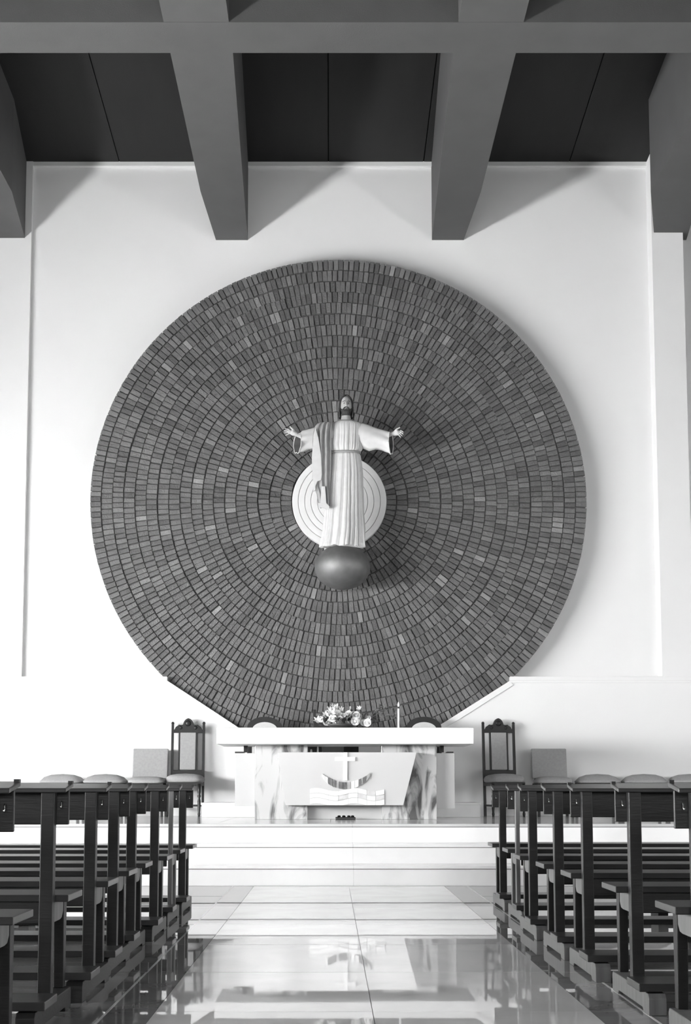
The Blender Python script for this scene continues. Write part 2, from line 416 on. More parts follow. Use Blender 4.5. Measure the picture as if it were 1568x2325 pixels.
# pale stone disc of nested rings at the centre
c = at(770, 1138, 17.36)
sd = tag(empty('stone_disc', (c.x, 17.36, c.z)), 'pale round stone disc with concentric grooves behind the statue', 'wall decoration')
rr = [.652, .565, .475, .39, .30, .21]
for i in range(len(rr)):
    ri = rr[i+1]+.006 if i+1 < len(rr) else 0
    prof = [(ri, .1), (ri, .003), (ri+.003, 0), (rr[i]-.003, 0), (rr[i], .003), (rr[i], .1)]
    if ri == 0: prof = prof[2:]+[]
    MB().lathe([(max(a, .0005), b) for a, b in prof], n=72, axis='y').flat().build('stone_ring', M['stone'], sd)
MB().lathe([(.0005, .02), (.63, .02), (.63, .24), (.0005, .24)], n=64, axis='y').build('backing', M['belt'], sd)

# ================================================================== SPHERE AND STATUE
c = at(777, 1288, 17.06)
sp = MB().ell((0, 0, 0), (.377, .44, .303), 48, 28).build('globe', M['bronze'], loc=(c.x, 17.06, c.z))
MB().lathe([(.09, .40), (.09, .52)], n=20, axis='y').build('wall_socket', M['bronze'], sp)
tag(sp, 'flattened bronze globe projecting from the brick disc under the statue', 'sphere')

SY = 16.93
def S(px, py, dy=0):
    v = at(px, py, SY); return Vector((v.x, SY+dy, v.z))
U = .00605     # metres per pixel at the statue
stt = tag(empty('statue', (0, 0, 0)), 'pale robed bearded statue with outstretched arms standing on the globe', 'statue')
base = S(779, 1243); stt.location = base
def rel(v): return Vector(v)-base
NSEG = 400
def ridge(a): v = math.sin(a); return (abs(v)**.55)*(1 if v > 0 else -1)
def body_row(cx, py, hw, hd, amp, nf, tw=0, sag=0):
    ring = []
    for j in range(NSEG):
        t = 2*PI*j/NSEG
        warp = 1.6*math.sin(2*t+.7)+.9*math.sin(3*t+1.9)
        k = min(1, max(0, (py-1120)/120.0)) if nf < 30 else 0
        a1 = nf*.5*t+tw+warp; fo = amp*(.35*math.sin(nf*.5*t+1.1+warp)+.5*k*ridge(a1*.5+1)+.35-1.5*(1-abs(math.sin(a1)))**3-.7*(1-abs(math.sin(a1*1.6+2)))**4)
        r_ = 1+fo
        p = S(cx, py)
        ring.append(rel((p.x+math.cos(t)*hw*U*r_, SY+math.sin(t)*hd*U*r_, p.z+sag*U*math.sin(9*t+1)+sag*.5*U*math.sin(5*t))))
    return ring
rows = [(779,1243,48,30,.13,22,1.0,1.6),(779,1236,47.5,31,.12,22,.85,1),(780,1222,46,30,.11,22,.7,0),(781,1200,44.5,28,.10,22,.5,0),(781,1170,42.5,26,.095,22,.35,0),(782,1140,41,24,.09,22,.25,0),
        (782,1110,40,22,.085,22,.15,0),(783,1080,38.5,21,.08,22,.08,0),(783,1055,36.5,19,.07,22,.04,0),(783,1036,34,17.5,.055,22,0,0),(783,1029,32.5,17,.03,22,0,0)]
rb = MB().loft([body_row(*q) for q in rows], cap=True)
# blouse above the belt
rows2 = [(783,1028,32,17,.03,30,0,0),(783,1023,37,21,.06,30,0,1.0),(783,1014,38.5,22,.075,30,.1,0),(784,1000,38,21.5,.07,30,.2,0),(785,985,37.5,20.5,.055,30,.3,0),(785,973,38.5,19,.035,30,.3,0),
         (785,965,39,16.5,.02,30,.3,0),(785,960,31,14,.012,30,.3,0),(785,957,20,12,.005,30,.3,0),(785,955,15,10,.0,30,.3,0)]
rb.loft([body_row(*q) for q in rows2], cap=True)
# sleeves: wide open cuffs
def sleeve(secs, wig):
    rings = []
    for i, (px, pt, pb, hd, tilt) in enumerate(secs):
        a = S(px, pt); b = S(px, pb); cc = (a+b)/2; h = (a.z-b.z)/2; ring = []
        for j in range(48):
            t = 2*PI*j/48
            am = 1+.05*math.sin(6*t+i*.5)*wig*(i/len(secs)) if 0 < i else 1
            x = cc.x-tilt*U*math.sin(t) + math.cos(t)*0
            dx = tilt*U*math.cos(t+PI/2)
            ring.append(rel((cc.x+tilt*U*(-math.cos(t)), cc.y+hd*U*math.cos(t)*am*-1, cc.z+h*math.sin(t)*am)))
        rings.append(ring)
    return rings
sl = sleeve([(760,964,1006,14,0),(745,964,1014,16,0),(730,967,1019,16,0),(715,971,1020,16,0),(700,975,1021,16,1),(688,978,1026,17,3),(675,984,1029,18,-9)], 2.2)
sr = sleeve([(808,964,1006,14,0),(824,961,1018,16,0),(838,966,1024,16,0),(852,972,1020,16,0),(866,976,1022,16,-1),(878,979,1027,17,-2),(887,981,1031,18,6)], 2.2)
rb.loft(sl, cap=False); rb.loft(sr, cap=False)
robe = rb.build('robe', M['robe'], stt)
# dark linings just inside the cuffs
for ss in (sl, sr):
    def shr(q, f): cc = sum(q, Vector())/len(q); return [cc+(p-cc)*f for p in q]
    q3 = shr(ss[-3], .80)
    MB().tube(ss[-1]+[ss[-1][0]], .007, 6).build('cuff_rim', M['robe'], stt)
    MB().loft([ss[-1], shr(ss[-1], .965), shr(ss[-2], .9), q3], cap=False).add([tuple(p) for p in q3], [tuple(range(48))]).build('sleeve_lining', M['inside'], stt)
# twisted belt
pts = []
for j in range(33):
    t = 2*PI*j/32; p = S(783, 1028); pts.append(rel((p.x+math.cos(t)*34.5*U, SY+math.sin(t)*19.5*U, p.z+.012*math.cos(2*t)*0+.008*math.sin(t))))
MB().tube(pts, .014, 8).build('belt', M['belt'], stt)
# neckline band
pts = []
for j in range(25):
    t = 2*PI*j/24; p = S(785, 957); pts.append(rel((p.x+math.cos(t)*17.5*U, SY+math.sin(t)*12.5*U, p.z+.022*math.sin(t)+.006)))
MB().tube(pts, .011, 8).build('neckline', M['mantle'], stt)
# mantle: long folded cloth over one shoulder, falling in front
def mantle_mesh():
    mb = MB(); rowsm = [(961,731,751),(964,722,754),(971,715,753),(985,711,751),(1005,709,751),(1030,710,752),(1060,711,751),(1090,711,750),(1108,712,750),(1125,719,750),(1145,722,750),(1158,725,749)]
    fr = []; bk = []
    for i, (py, a, b) in enumerate(rowsm):
        f_ = []; g_ = []
        for j in range(29):
            u = j/28; px = a+(b-a)*u
            zig = (6*abs(((u*3) % 1)-.5)*1.4 if py > 1150 else 0)
            fold = .022*math.sin(u*PI*7+.4)*min(1, (py-950)/40)+.008*math.sin(u*23+py*.02)
            dy = -(17+6*math.sin(u*PI))*U-.02+fold+(0.07 if py < 963 else 0)+(-.01 if py > 1030 else 0)
            p = S(px, py-zig+2, dy); f_.append(rel(p)); g_.append(rel(p)+Vector((0, .018, 0)))
        fr.append(f_+g_[::-1])
    mb.loft(fr, cap=True)
    return mb
mantle_mesh().build('mantle', M['mantle'], stt)
# paler outer fold of the mantle with a stepped hem, and the back-hanging flap
pts = [(712,996),(716,980),(723,1002),(729,1040),(731,1085),(729,1098),(721,1100),(716,1112),(716,1120),(711,1124),(712,1110),(710,1095),(708,1050)]
mb = MB(); mb.prism_y([(rel(S(a, b)).x, rel(S(a, b)).z) for a, b in pts][::-1], -.19, -.165); mb.build('mantle_fold', M['robe'], stt, bevel=.006)
pts = [(730,1112),(738,1112),(741,1150),(748,1157),(748,1163),(736,1161),(725,1159),(722,1150),(727,1148)]
mb = MB(); mb.prism_y([(rel(S(a, b)).x, rel(S(a, b)).z) for a, b in pts][::-1], -.205, -.18); mb.build('mantle_fold', M['robe'], stt, bevel=.006)

# neck + head with a face
def g(d, c_, r): 
    q = (d-Vector(c_)).length/r
    return math.exp(-q*q)
hc = rel(S(785.5, 922)); HR = (.076, .092, .137)
def face(d):
    k = Vector((0, 0, 0))
    f = Vector((0, -1, 0))
    k += f*(.034*g(d, (0, -.98, -.08), .13)+.018*g(d, (0, -.95, .08), .11))       # nose
    for s in (-1, 1):
        k -= f*(.016*g(d, (s*.33, -.9, .16), .17))                                   # eye sockets
        k += f*(.009*g(d, (s*.33, -.92, .14), .08))                                  # lids
        k += f*(.009*g(d, (s*.33, -.88, .32), .13))                                  # brow
        k += f*(.008*g(d, (s*.45, -.85, -.12), .2))                                  # cheeks
    k += f*(.012*g(d, (0, -.85, -.42), .12))+f*(.010*g(d, (0, -.8, -.52), .11))      # lips
    k -= f*(.006*g(d, (0, -.84, -.47), .05))
    k += f*(.012*g(d, (0, -.65, -.75), .25))                                         # chin
    sx = .82 if d.z < -.5 else 1
    k.x += -d.x*HR[0]*(.22*max(0, -d.z-.2))
    return k
hd = MB().ell(hc, HR, 56, 44, face)
nk = []
for py, r in ((963, 15), (957, 12.2), (948, 11.2), (938, 10.5)):
    p = rel(S(785, py, .01)); nk.append([(p.x+r*U*math.cos(t), p.y+r*U*math.sin(t), p.z) for t in [2*PI*i/20 for i in range(20)]])
hd.loft(nk)
for s in (-1, 1): hd.ell((hc.x+s*.075, hc.y+.005, hc.z+.0), (.010, .02, .028), 10, 8)
hd.build('head', M['skin'], stt)
for s in (-1, 1):
    MB().tube([(hc.x+s*.012, hc.y-.097, hc.z+.036), (hc.x+s*.028, hc.y-.093, hc.z+.043), (hc.x+s*.05, hc.y-.072, hc.z+.036)], [.003, .0045, .003], 6).build('eyebrow', M['hair'], stt)
    MB().ell((hc.x+s*.027, hc.y-.081, hc.z+.018), (.012, .008, .005), 10, 8).build('eye', M['hair'], stt)
# hair: cap swept over the crown, falling behind the ears to the neck
def hairf(d):
    t = math.atan2(d.x, -d.y); return Vector((d.x, d.y, 0))*.006*math.sin(17*t+4*d.z)
mb = MB(); rings = []
for i in range(15):
    ph = PI/2-i*(PI*.80)/14; ring = []
    for j in range(33):
        t = math.radians(-62)+math.radians(304)*j/32 if i > 3 else math.radians(-62)+math.radians(304)*j/32
        a = PI/2+PI*0
        # angle measured so the opening faces -Y
        op = math.radians(66)*min(1, max(0, (math.radians(66)-ph)/math.radians(28)))
        th_ = -PI/2+op+(2*PI-2*op)*j/32
        if ph < -.2: rx, ry = .094, .1
        else: rx, ry = .089, .106
        cph = max(math.cos(ph), .02) if ph > -.2 else math.cos(-.2)
        lift = .152*math.sin(ph) if ph > 0 else .20*math.sin(ph)
        w2 = 1+.05*math.sin(th_*13+i*.6)
        ring.append((hc.x+rx*cph*math.cos(th_)*w2, hc.y+.012+ry*cph*math.sin(th_)*w2, hc.z+lift))
    rings.append(ring)
mb.loft(rings, closed=False)
hr = mb.build('hair', M['hair'], stt); so = hr.modifiers.new('thick', 'SOLIDIFY'); so.thickness = .018; so.offset = 0
# beard and moustache
mb = MB(); rings = []
for i in range(9):
    u = i/8; ring = []
    for j in range(17):
        a = math.radians(-155+130*j/16)     # around the front of the jaw
        hw_ = .074*(1-.42*u); zz = hc.z-.086-.052*u - .0*abs(math.cos(a))
        up = .05*(abs(math.cos(a))**2)*(1-u)
        dpt = .082+.016*math.sin(PI*u)
        ring.append((hc.x+hw_*math.cos(a)*1.04, hc.y+.0+dpt*math.sin(a)*(1-.2*u), zz+up))
    rings.append(ring)
mb.loft(rings, closed=False)
bd = mb.build('beard', M['hair'], stt); so = bd.modifiers.new('thick', 'SOLIDIFY'); so.thickness = .016
mb = MB()
for s in (-1, 1):
    mb.tube([(hc.x+s*.004, hc.y-.104, hc.z-.042), (hc.x+s*.022, hc.y-.100, hc.z-.048), (hc.x+s*.038, hc.y-.086, hc.z-.062), (hc.x+s*.05, hc.y-.072, hc.z-.085)], [.007, .009, .008, .006], 8)
mb.ell((hc.x, hc.y-.098, hc.z-.068), (.018, .012, .006), 10, 6)
mb.build('moustache', M['hair'], stt)

# forearms and hands: palm forward, five fingers spread; voxel-remeshed into one surface
def hand(s, el, wr, palm, tips, thumb, nm):
    mb = MB()
    e, w_, p = rel(S(*el)), rel(S(*wr)), rel(S(*palm))
    mb.tube([e, (e+w_)/2, w_, w_+(p-w_)*.4], [.04, .034, .026, .030], 14)
    d = (p-w_).normalized(); 
    mb.tube([w_, w_+(p-w_)*.5, p, p+d*.02], [.027, .035, .038, .030], 14)
    for i, (mid, tip, r) in enumerate(tips):
        m_, t_ = rel(S(*mid)), rel(S(*tip))
        st_ = p+(m_-p)*.15
        mb.tube([st_, m_, (m_+t_)/2, t_], [r*1.1, r, r*.92, r*.7], 8)
    a, b, c_ = [rel(S(*q)) for q in thumb]
    mb.tube([a, b, c_], [.014, .012, .009], 8)
    o = mb.build('hand', M['robe'], stt)
    rm = o.modifiers.new('one_surface', 'REMESH'); rm.mode = 'VOXEL'; rm.voxel_size = .0035; rm.use_smooth_shade = True
    o['label'] = nm
hand(-1, (692,992,.02), (673,988,-.03), (663,984,-.05),
     [((654,978,-.07),(647,977,-.075),.0085), ((652,981.5,-.075),(644.5,982,-.085),.0088), ((652,985,-.07),(645,987,-.085),.0088), ((654,988.5,-.06),(648,992,-.07),.008)],
     [(668,981,-.05),(663,977,-.085),(658,973,-.10)], 'open hand on the viewer left side')
hand(1, (874,988,.02), (891,986,-.03), (902,985,-.05),
     [((909,981,-.07),(915,985,-.08),.0085), ((909,985,-.075),(914.5,990,-.09),.0088), ((907,988,-.07),(912,994,-.085),.0088), ((904,990,-.06),(909,996.5,-.07),.008)],
     [(895,982,-.05),(900,978,-.085),(907,975,-.10)], 'open hand on the viewer right side')

# ================================================================== ALTAR
AY = 14.9
al = tag(empty('altar', (.16, 15.4, PZ)), 'white marble altar with veined legs and a relief of cross, boat and waves', 'altar')
def bx(px0, px1, py0, py1, y0, y1, name, m, parent, zfloor=False, bevel=.004):
    a = at(px0, py1, y0); b = at(px1, py0, y0)
    z0 = PZ if zfloor else a.z
    o = MB().box(a.x-parent_off(parent).x, b.x-parent_off(parent).x, y0-parent_off(parent).y, y1-parent_off(parent).y, z0-parent_off(parent).z, b.z-parent_off(parent).z).build(name, m, parent, bevel=bevel)
    return o
def parent_off(p): 
    v = Vector((0,0,0))
    while p: v += p.location; p = p.parent
    return v
bx(491.5, 1075, 1652, 1689, AY, AY+1.0, 'altar_top', M['mensa'], al, bevel=.006)
bx(578, 698, 1691, 1857, 15.3, 15.75, 'veined_leg', M['veined'], al, True)
bx(866, 990, 1691, 1857, 15.3, 15.75, 'veined_leg', M['veined'], al, True)
bx(533, 579, 1710, 1830, 15.45, 15.7, 'wing_panel', M['white'], al)
bx(989, 1031, 1710, 1836, 15.45, 15.7, 'wing_panel', M['white'], al)
for a, b in ((533, 553), (1015, 1029)): bx(a, b, 1706.5, 1710.2, 15.46, 15.68, 'wing_cap', M['metal'], al, bevel=0)
for a, b in ((553, 562), (999, 1007)): bx(a, b, 1689, 1708, 15.5, 15.6, 'bracket', M['metal'], al, bevel=0)
bx(697, 867, 1708, 1856, 15.42, 15.5, 'recessed_panel', M['white'], al, True)
# trapezoid front panel
PY = 15.12; T = [at(630, 1708, PY), at(945.5, 1708, PY), at(915, 1828.5, PY), at(648, 1828.5, PY)]
o_ = parent_off(al)
fp = MB().prism_y([(T[3].x-o_.x, T[3].z-o_.z), (T[2].x-o_.x, T[2].z-o_.z), (T[1].x-o_.x, T[1].z-o_.z), (T[0].x-o_.x, T[0].z-o_.z)], PY-o_.y, PY+.16-o_.y).build('front_panel', M['white'], al, bevel=.003)
def rp(px, py): v = at(px, py, PY); return (v.x-o_.x, v.z-o_.z)
def plate(pts_, name, m, h=.014):
    return MB().prism_y([rp(*p) for p in pts_][::-1], PY-h-o_.y, PY+.002-o_.y).build(name, m, al if False else fp, bevel=0)
plate([(779.5,1708.5),(788,1708.5),(788,1719),(805.5,1719),(805.5,1728),(788,1728),(788,1772),(779,1772),(779,1728),(760,1728),(760,1719),(779.5,1719)], 'relief_cross', M['relief'], .02)
# boat: crescent of stone pieces
def boat(u, v):   # u 0..1 along, v 0 top..1 bottom
    x = 730+110*u; top = 1756+21*max(0,math.sin(PI*u))**.8-2*u; bot = 1759+34*max(0,math.sin(PI*u))**.55-2*u
    return (x, top+(bot-top)*v)
seg = [0, .07, .13, .22, .30, .36, .44, .52, .60, .68, .76, .82, .85, .92, 1.0]
cols_ = ['relief', 'relief', 'reliefd', 'reliefd', 'reliefg', 'reliefd', 'reliefd', 'reliefg', 'relief', 'relief', 'reliefd', 'reliefg', 'reliefd', 'reliefg']
for i in range(len(seg)-1):
    a, b = seg[i]+.004, seg[i+1]-.004
    plate([boat(a, 0), boat((a+b)/2, 0), boat(b, 0), boat(b, 1), boat((a+b)/2, 1), boat(a, 1)], 'relief_boat_piece', M[cols_[i]], .022)
plate([boat(.55,.0), boat(.80,.05), boat(.78,.45), boat(.6,.55)], 'relief_boat_piece', M['reliefd'], .0225) if False else None
# waves
def wave(x, ph): return 3.6*math.sin((x-703)/169*2*PI*1.95+ph)
for r, (y0, y1) in enumerate(((1793, 1803), (1804.5, 1814), (1815.5, 1827))):
    xs_ = [703, 724, 745, 768, 790, 812, 832, 852, 872]
    for i in range(8):
        a, b = xs_[i]+.4, xs_[i+1]-.4; n_ = 5
        top = [(a+(b-a)*q_/n_, y0+wave(a+(b-a)*q_/n_, 3.6)) for q_ in range(n_+1)]
        bot = [(a+(b-a)*q_/n_, min(1828, y1+wave(a+(b-a)*q_/n_, 3.6))) for q_ in range(n_, -1, -1)]
        m = 'reliefw' if (i >= 6 and r < 2 and (i+r) % 2 == 0) or (r == 1 and i in (3, 5)) else 'relief'
        plate(top+bot, 'relief_wave_piece', M[m], .014)

# small dark fitting on the platform below the panel
c = at(784, 1855, 15.2)
fb = tag(empty('floor_fitting', (c.x, 15.25, PZ)), 'low dark fitting on the platform under the middle of the altar front', 'fitting')
MB().box(-.12, .12, -.04, .04, 0, .03).build('body', M['metal'], fb, bevel=.008)
for x in (-.075, -.02, .04, .085): MB().lathe([(.02, 0), (.018, .016), (.006, .02)], (x, 0, .03), 12).build('knob', M['gap'], fb)
# two little candles between altar legs, standing on the recessed panel
for px, top, r, nm in ((706, 1701, .012, 'short pointed white candle in the gap below the altar top'), (721, 1694, .010, 'taller slim white candle in the gap below the altar top')):
    b = at(px, 1708.3, 15.46); t = at(px, top, 15.46)
    o = MB().lathe([(r*1.2, 0), (r*1.15, .3*(t.z-b.z)), (r, (t.z-b.z)*.75), (r*.35, t.z-b.z)], (0, 0, 0), 12).build('candle', M['wax'], loc=(b.x, 15.46, b.z+.001))
    tag(o, nm, 'candle')
# tall thin altar candle
mz = at(700, 1652, AY).z
c = at(904.5, 1652, 15.2)
cn = tag(empty('altar_candle', (c.x, 15.2, mz)), 'tall thin white candle on the right half of the altar top', 'candle')
MB().lathe([(.024, 0), (.024, .006), (.014, .012), (.014, .012)], n=16).build('base', M['wax'], cn)
MB().lathe([(.013, .01), (.012, .235), (.009, .245)], n=16).build('stem', M['wax'], cn)
MB().lathe([(.010, .243), (.010, .262)], n=12).build('collar', M['metal'], cn)
MB().lathe([(.007, .26), (.013, .275), (.012, .295), (.006, .315), (.001, .325)], n=14).build('tip', M['wax'], cn)

# flowers
fa = tag(empty('flower_arrangement', (at(775, 1652, 15.25).x, 15.25, mz)), 'low arrangement of white roses with dark foliage on the altar top', 'flowers')
fo = parent_off(fa)
MB().lathe([(.09, .001), (.15, .03), (.17, .055), (.16, .06), (.08, .03)], n=24).build('bowl', M['leaf'], fa)
def rose_mesh():
    mb = MB()
    mb.ell((0,0,0), (.016,.016,.02), 10, 6)
    for lay, (n, r, h, ti) in enumerate(((3, .018, .024, .2), (5, .030, .026, .5), (6, .042, .024, .85))):
        for i in range(n):
            a = 2*PI*i/n+lay*.5; g_ = []
            for u in range(4):
                row = []
                for v in range(5):
                    da = (v-2)/4*2*PI/n*1.5; uu = u/3
                    rad = r*(.35+.65*math.sin(uu*PI/2))+(.008*ti if u == 3 else 0)
                    zz = -.02+h*1.7*uu*(1-.35*ti*uu)-(.006*abs(v-2)/2 if u == 3 else 0)
                    row.append((rad*math.cos(a+da), rad*math.sin(a+da), zz))
                g_.append(row)
            mb.loft(g_, closed=False)
    return mb.mesh('rose', M['petal'])
RM = rose_mesh()
def lily_mesh():
    mb = MB()
    for i in range(6):
        a = 2*PI*i/6; g_ = []
        for u in range(6):
            uu = u/5; rad = .008+.05*uu**1.6; wd = .018*math.sin(PI*min(1, uu*.85+.12)); zz = .085*uu-.02*uu**3
            g_.append([(rad*math.cos(a)-wd*math.sin(a)*v, rad*math.sin(a)+wd*math.cos(a)*v, zz+.004*(1-v*v)) for v in (-1, -.5, 0, .5, 1)])
        mb.loft(g_, closed=False)
    return mb.mesh('lily', M['petal'])
LM = lily_mesh()
roses = [(722,1641,1),(728,1633,.8),(738,1626,.9),(741,1640,1),(750,1622,1),(757,1613,1),(755,1631,1),(765,1621,1),(770,1634,1),(776,1614,.7),(784,1644,1),(790,1622,1.05),(800,1624,1),(808,1624,1),(806,1638,1.1),(812,1633,.8),(817,1611,.6),(826,1641,1),(834,1641,1),(836,1631,.7),(773,1626,.9),(748,1614,.7),(782,1628,1),(762,1641,.8)]
for i, (px, py, s) in enumerate(roses):
    dep = random.uniform(-.10, .06); v = at(px, py, 15.25+dep)-fo
    li = i in (0, 2, 4, 5, 9, 16, 21)
    o = link('lily' if li else 'rose', LM if li else RM, fa, v, (PI/2+random.uniform(-.5, .3) if not li else random.uniform(.2, 1.2), random.uniform(-.6, .6), random.uniform(0, 6)))
    o.rotation_euler.z = random.uniform(-.5, .5); o.scale = (s, s, s)
for px, py, top in ((793,1616,1606),(764,1612,1600),(758,1609,1602)):
    a = at(px, py, 15.25)-fo; b = at(px+2, top, 15.24)-fo
    MB().tube([a-Vector((0,0,.06)), a, b], [.003, .004, .006], 6).ell(b, (.008,.008,.016), 8, 6).build('bud', M['petal'], fa)
def leaf_mesh(m, L_=.09, W_=.03):
    g_ = []
    for u in range(6):
        uu = u/5; wd = W_*math.sin(PI*min(.98, uu*.92+.04))
        g_.append([(v*wd, L_*uu, .012*math.sin(PI*uu)+.006*abs(v)) for v in (-1, -.5, 0, .5, 1)])
    return MB().loft(g_, closed=False).mesh('leaf', m)
LF = leaf_mesh(M['leaf']); LG = leaf_mesh(M['leafg'], .07, .018)
for i in range(46):
    a = random.uniform(0, 2*PI); rx = random.uniform(.0, .28)
    link('leaf', LF, fa, (rx*math.cos(a)+.0, .12*math.sin(a), random.uniform(.02, .13)), (random.uniform(-.3, 1.2), random.uniform(-.5, .5), random.uniform(0, 6.28)))
# feathery branch leaning to the right
ends = [((838,1633),(870,1612),(893,1608)), ((838,1640),(868,1627),(898,1624)), ((836,1636),(850,1618),(862,1604))]
for (p0, p1, p2) in ends:
    a, b, c = [at(p[0], p[1], 15.3)-fo for p in (p0, p1, p2)]
    MB().tube([a, b, c], [.0035, .003, .002], 6).build('twig', M['leafg'], fa)
    for q_ in range(9):
        u = q_/8; p = a+(b-a)*u*2 if u < .5 else b+(c-b)*(u-.5)*2
        link('leaf', LG, fa, p, (random.uniform(-1, 1), random.uniform(-1, 1), -PI/2+random.choice((-.8, .8))+random.uniform(-.3, .3)))

# ================================================================== STEP BEHIND THE ALTAR AND THE CHAIRS
P0 = at(457, 1850, 16.55); P1 = at(1090, 1850, 16.55)
RZ = PZ+.185
pr0 = tag(empty('presiding_step', ((P0.x+P1.x)/2, 16.95, PZ)), 'low white marble step behind the altar against the wall', 'step')
hw = (P1.x-P0.x)/2
MB().box(-hw, hw, -.385, .40, .001, .155).build('riser', M['step'], pr0)
MB().box(-hw-.01, hw+.01, -.4, .405, .155, .185).build('tread', M['step'], pr0, bevel=.004)

def leg_turned(h, r=.02):
    return [(r*.8, 0), (r*.8, .02), (r, .03), (r*.75, .06), (r, .12), (r*1.15, .2), (r*.7, .24), (r*1.2, h*.62), (r*.8, h*.68), (r*1.1, h*.74), (r*1.1, h)]
def high_chair():
    t = empty('high_back_chair', (0,0,0))
    for s in (-1, 1):
        MB().hexa([(s*.21-.016,-.018,0),(s*.21+.016,-.018,0),(s*.21+.016,.018,0),(s*.21-.016,.018,0)], [(s*.21-.016,.062,1.235),(s*.21+.016,.062,1.235),(s*.21+.016,.09,1.235),(s*.21-.016,.09,1.235)]).lathe([(.018,0),(.022,.012),(.012,.03)], (s*.21,.076,1.235), 10).build('back_post', M['chairwood'], t)
        MB().lathe(leg_turned(.43), (s*.205, -.42, 0), 12).build('front_leg', M['chairwood'], t)
        MB().hexa([(s*.115-.013,.03,.60),(s*.115+.013,.03,.60),(s*.115+.013,.05,.60),(s*.115-.013,.05,.60)], [(s*.115-.013,.06,1.13),(s*.115+.013,.06,1.13),(s*.115+.013,.085,1.13),(s*.115-.013,.085,1.13)]).build('inner_stile', M['chairwood'], t)
        MB().box(s*.205-.01, s*.205+.01, -.42, 0, .13, .155).build('side_stretcher', M['chairwood'], t)
    MB().hexa([(-.105,.022,.62),(.105,.022,.62),(.105,.04,.62),(-.105,.04,.62)], [(-.105,.054,1.12),(.105,.054,1.12),(.105,.075,1.12),(-.105,.075,1.12)]).build('back_pad', M['cloth'], t, bevel=.006)
    MB().box(-.2, .2, .02, .055, .535, .615).build('lower_rail', M['chairwood'], t, bevel=.005)
    pts = [(-.2,1.115),(.2,1.115),(.2,1.15),(.185,1.165),(.17,1.195),(.14,1.215),(.125,1.228),(.10,1.223),(.072,1.226),(.066,1.25),(.052,1.28),(.03,1.302),(0,1.315),(-.03,1.302),(-.052,1.28),(-.066,1.25),(-.072,1.226),(-.10,1.223),(-.125,1.228),(-.14,1.215),(-.17,1.195),(-.185,1.165),(-.2,1.15)]
    cr = MB().prism_y(pts, .055, .095).build('crest', M['chairwood'], t, bevel=.006)
    m2 = MB().lathe([(.001,-.012),(.03,-.01),(.04,0)], (0,.055,1.245), 16, 'y')
    for s in (-1,1): m2.lathe([(.001,-.008),(.016,-.007),(.024,0)], (s*.10,.055,1.185), 12, 'y')
    m2.build('carving', M['chairwood'], cr)
    g_ = []
    for r_, z in ((.9,.445),(1,.455),(1.02,.49),(.97,.52),(.80,.545),(.45,.56),(.02,.565)):
        g_.append([((abs(math.cos(a))**.5*(1 if math.cos(a)>0 else -1))*.245*r_, -.2+(abs(math.sin(a))**.5*(1 if math.sin(a)>0 else -1))*.225*r_, z) for a in [2*PI*i/32 for i in range(32)]])
    MB().loft(g_).build('seat_cushion', M['cloth'], t)
    MB().box(-.225, .225, -.43, .01, .40, .447).build('seat_rail', M['chairwood'], t, bevel=.004)
    MB().box(-.2, .2, -.225, -.2, .13, .155).build('cross_stretcher', M['chairwood'], t)
    return t
hc0 = high_chair(); reg(hc0)
hc1 = copy_tree(hc0)
a = at(424, 1850, 17.2); hc0.location = (a.x, 17.2, PZ); tag(hc0, 'carved dark high-back chair left of the altar', 'chair', 'high-back chairs flanking the altar')
a = at(1136, 1850, 17.2); hc1.location = (a.x, 17.2, PZ); hc1.rotation_euler.z = .12; tag(hc1, 'carved dark high-back chair right of the altar', 'chair', 'high-back chairs flanking the altar')

def cushion(mb, hwx, y0, y1, z0, h, crown):
    g_ = []; cy = (y0+y1)/2; hy = (y1-y0)/2
    for r_, z in ((.96, z0), (1, z0+.012), (1, z0+h*.6), (.95, z0+h*.8), (.8, z0+h+crown*.45), (.5, z0+h+crown*.85), (.02, z0+h+crown)):
        g_.append([((abs(math.cos(a))**.45*(1 if math.cos(a)>0 else -1))*hwx*r_, cy+(abs(math.sin(a))**.45*(1 if math.sin(a)>0 else -1))*hy*r_, z) for a in [2*PI*i/32 for i in range(32)]])
    return mb.loft(g_)
def square_chair():
    t = empty('square_back_chair', (0,0,0))
    for s in (-1, 1):
        for yy, nm in ((-.42, 'front_leg'), (-.02, 'back_leg')):
            MB().box(s*.22-.018, s*.22+.018, yy-.018, yy+.018, 0, .42).build(nm, M['chairwood'], t, bevel=.003)
    MB().box(-.235, .235, -.435, -.005, .40, .435).build('seat_rail', M['chairwood'], t, bevel=.003)
    cushion(MB(), .242, -.45, 0, .436, .06, .03).build('seat_cushion', M['cloth'], t)
    MB().hexa([(-.235,-.01,.50),(.235,-.01,.50),(.235,.04,.50),(-.235,.04,.50)], [(-.235,.05,.90),(.235,.05,.90),(.235,.10,.90),(-.235,.10,.90)]).build('backrest', M['cloth'], t, bevel=.012)
    for s in (-1, 1): MB().box(s*.19-.015, s*.19+.015, .0, .03, .40, .53).build('back_strut', M['chairwood'], t)
    return t
sc0 = square_chair(); reg(sc0); sc1 = copy_tree(sc0)
a = at(339, 1850, 17.15); sc0.location = (a.x, 17.15, PZ); tag(sc0, 'grey upholstered square-back chair left of the left high-back chair', 'chair', 'square-back chairs by the wall')
a = at(1249, 1850, 17.15); sc1.location = (a.x, 17.15, PZ); tag(sc1, 'grey upholstered square-back chair right of the right high-back chair', 'chair', 'square-back chairs by the wall')

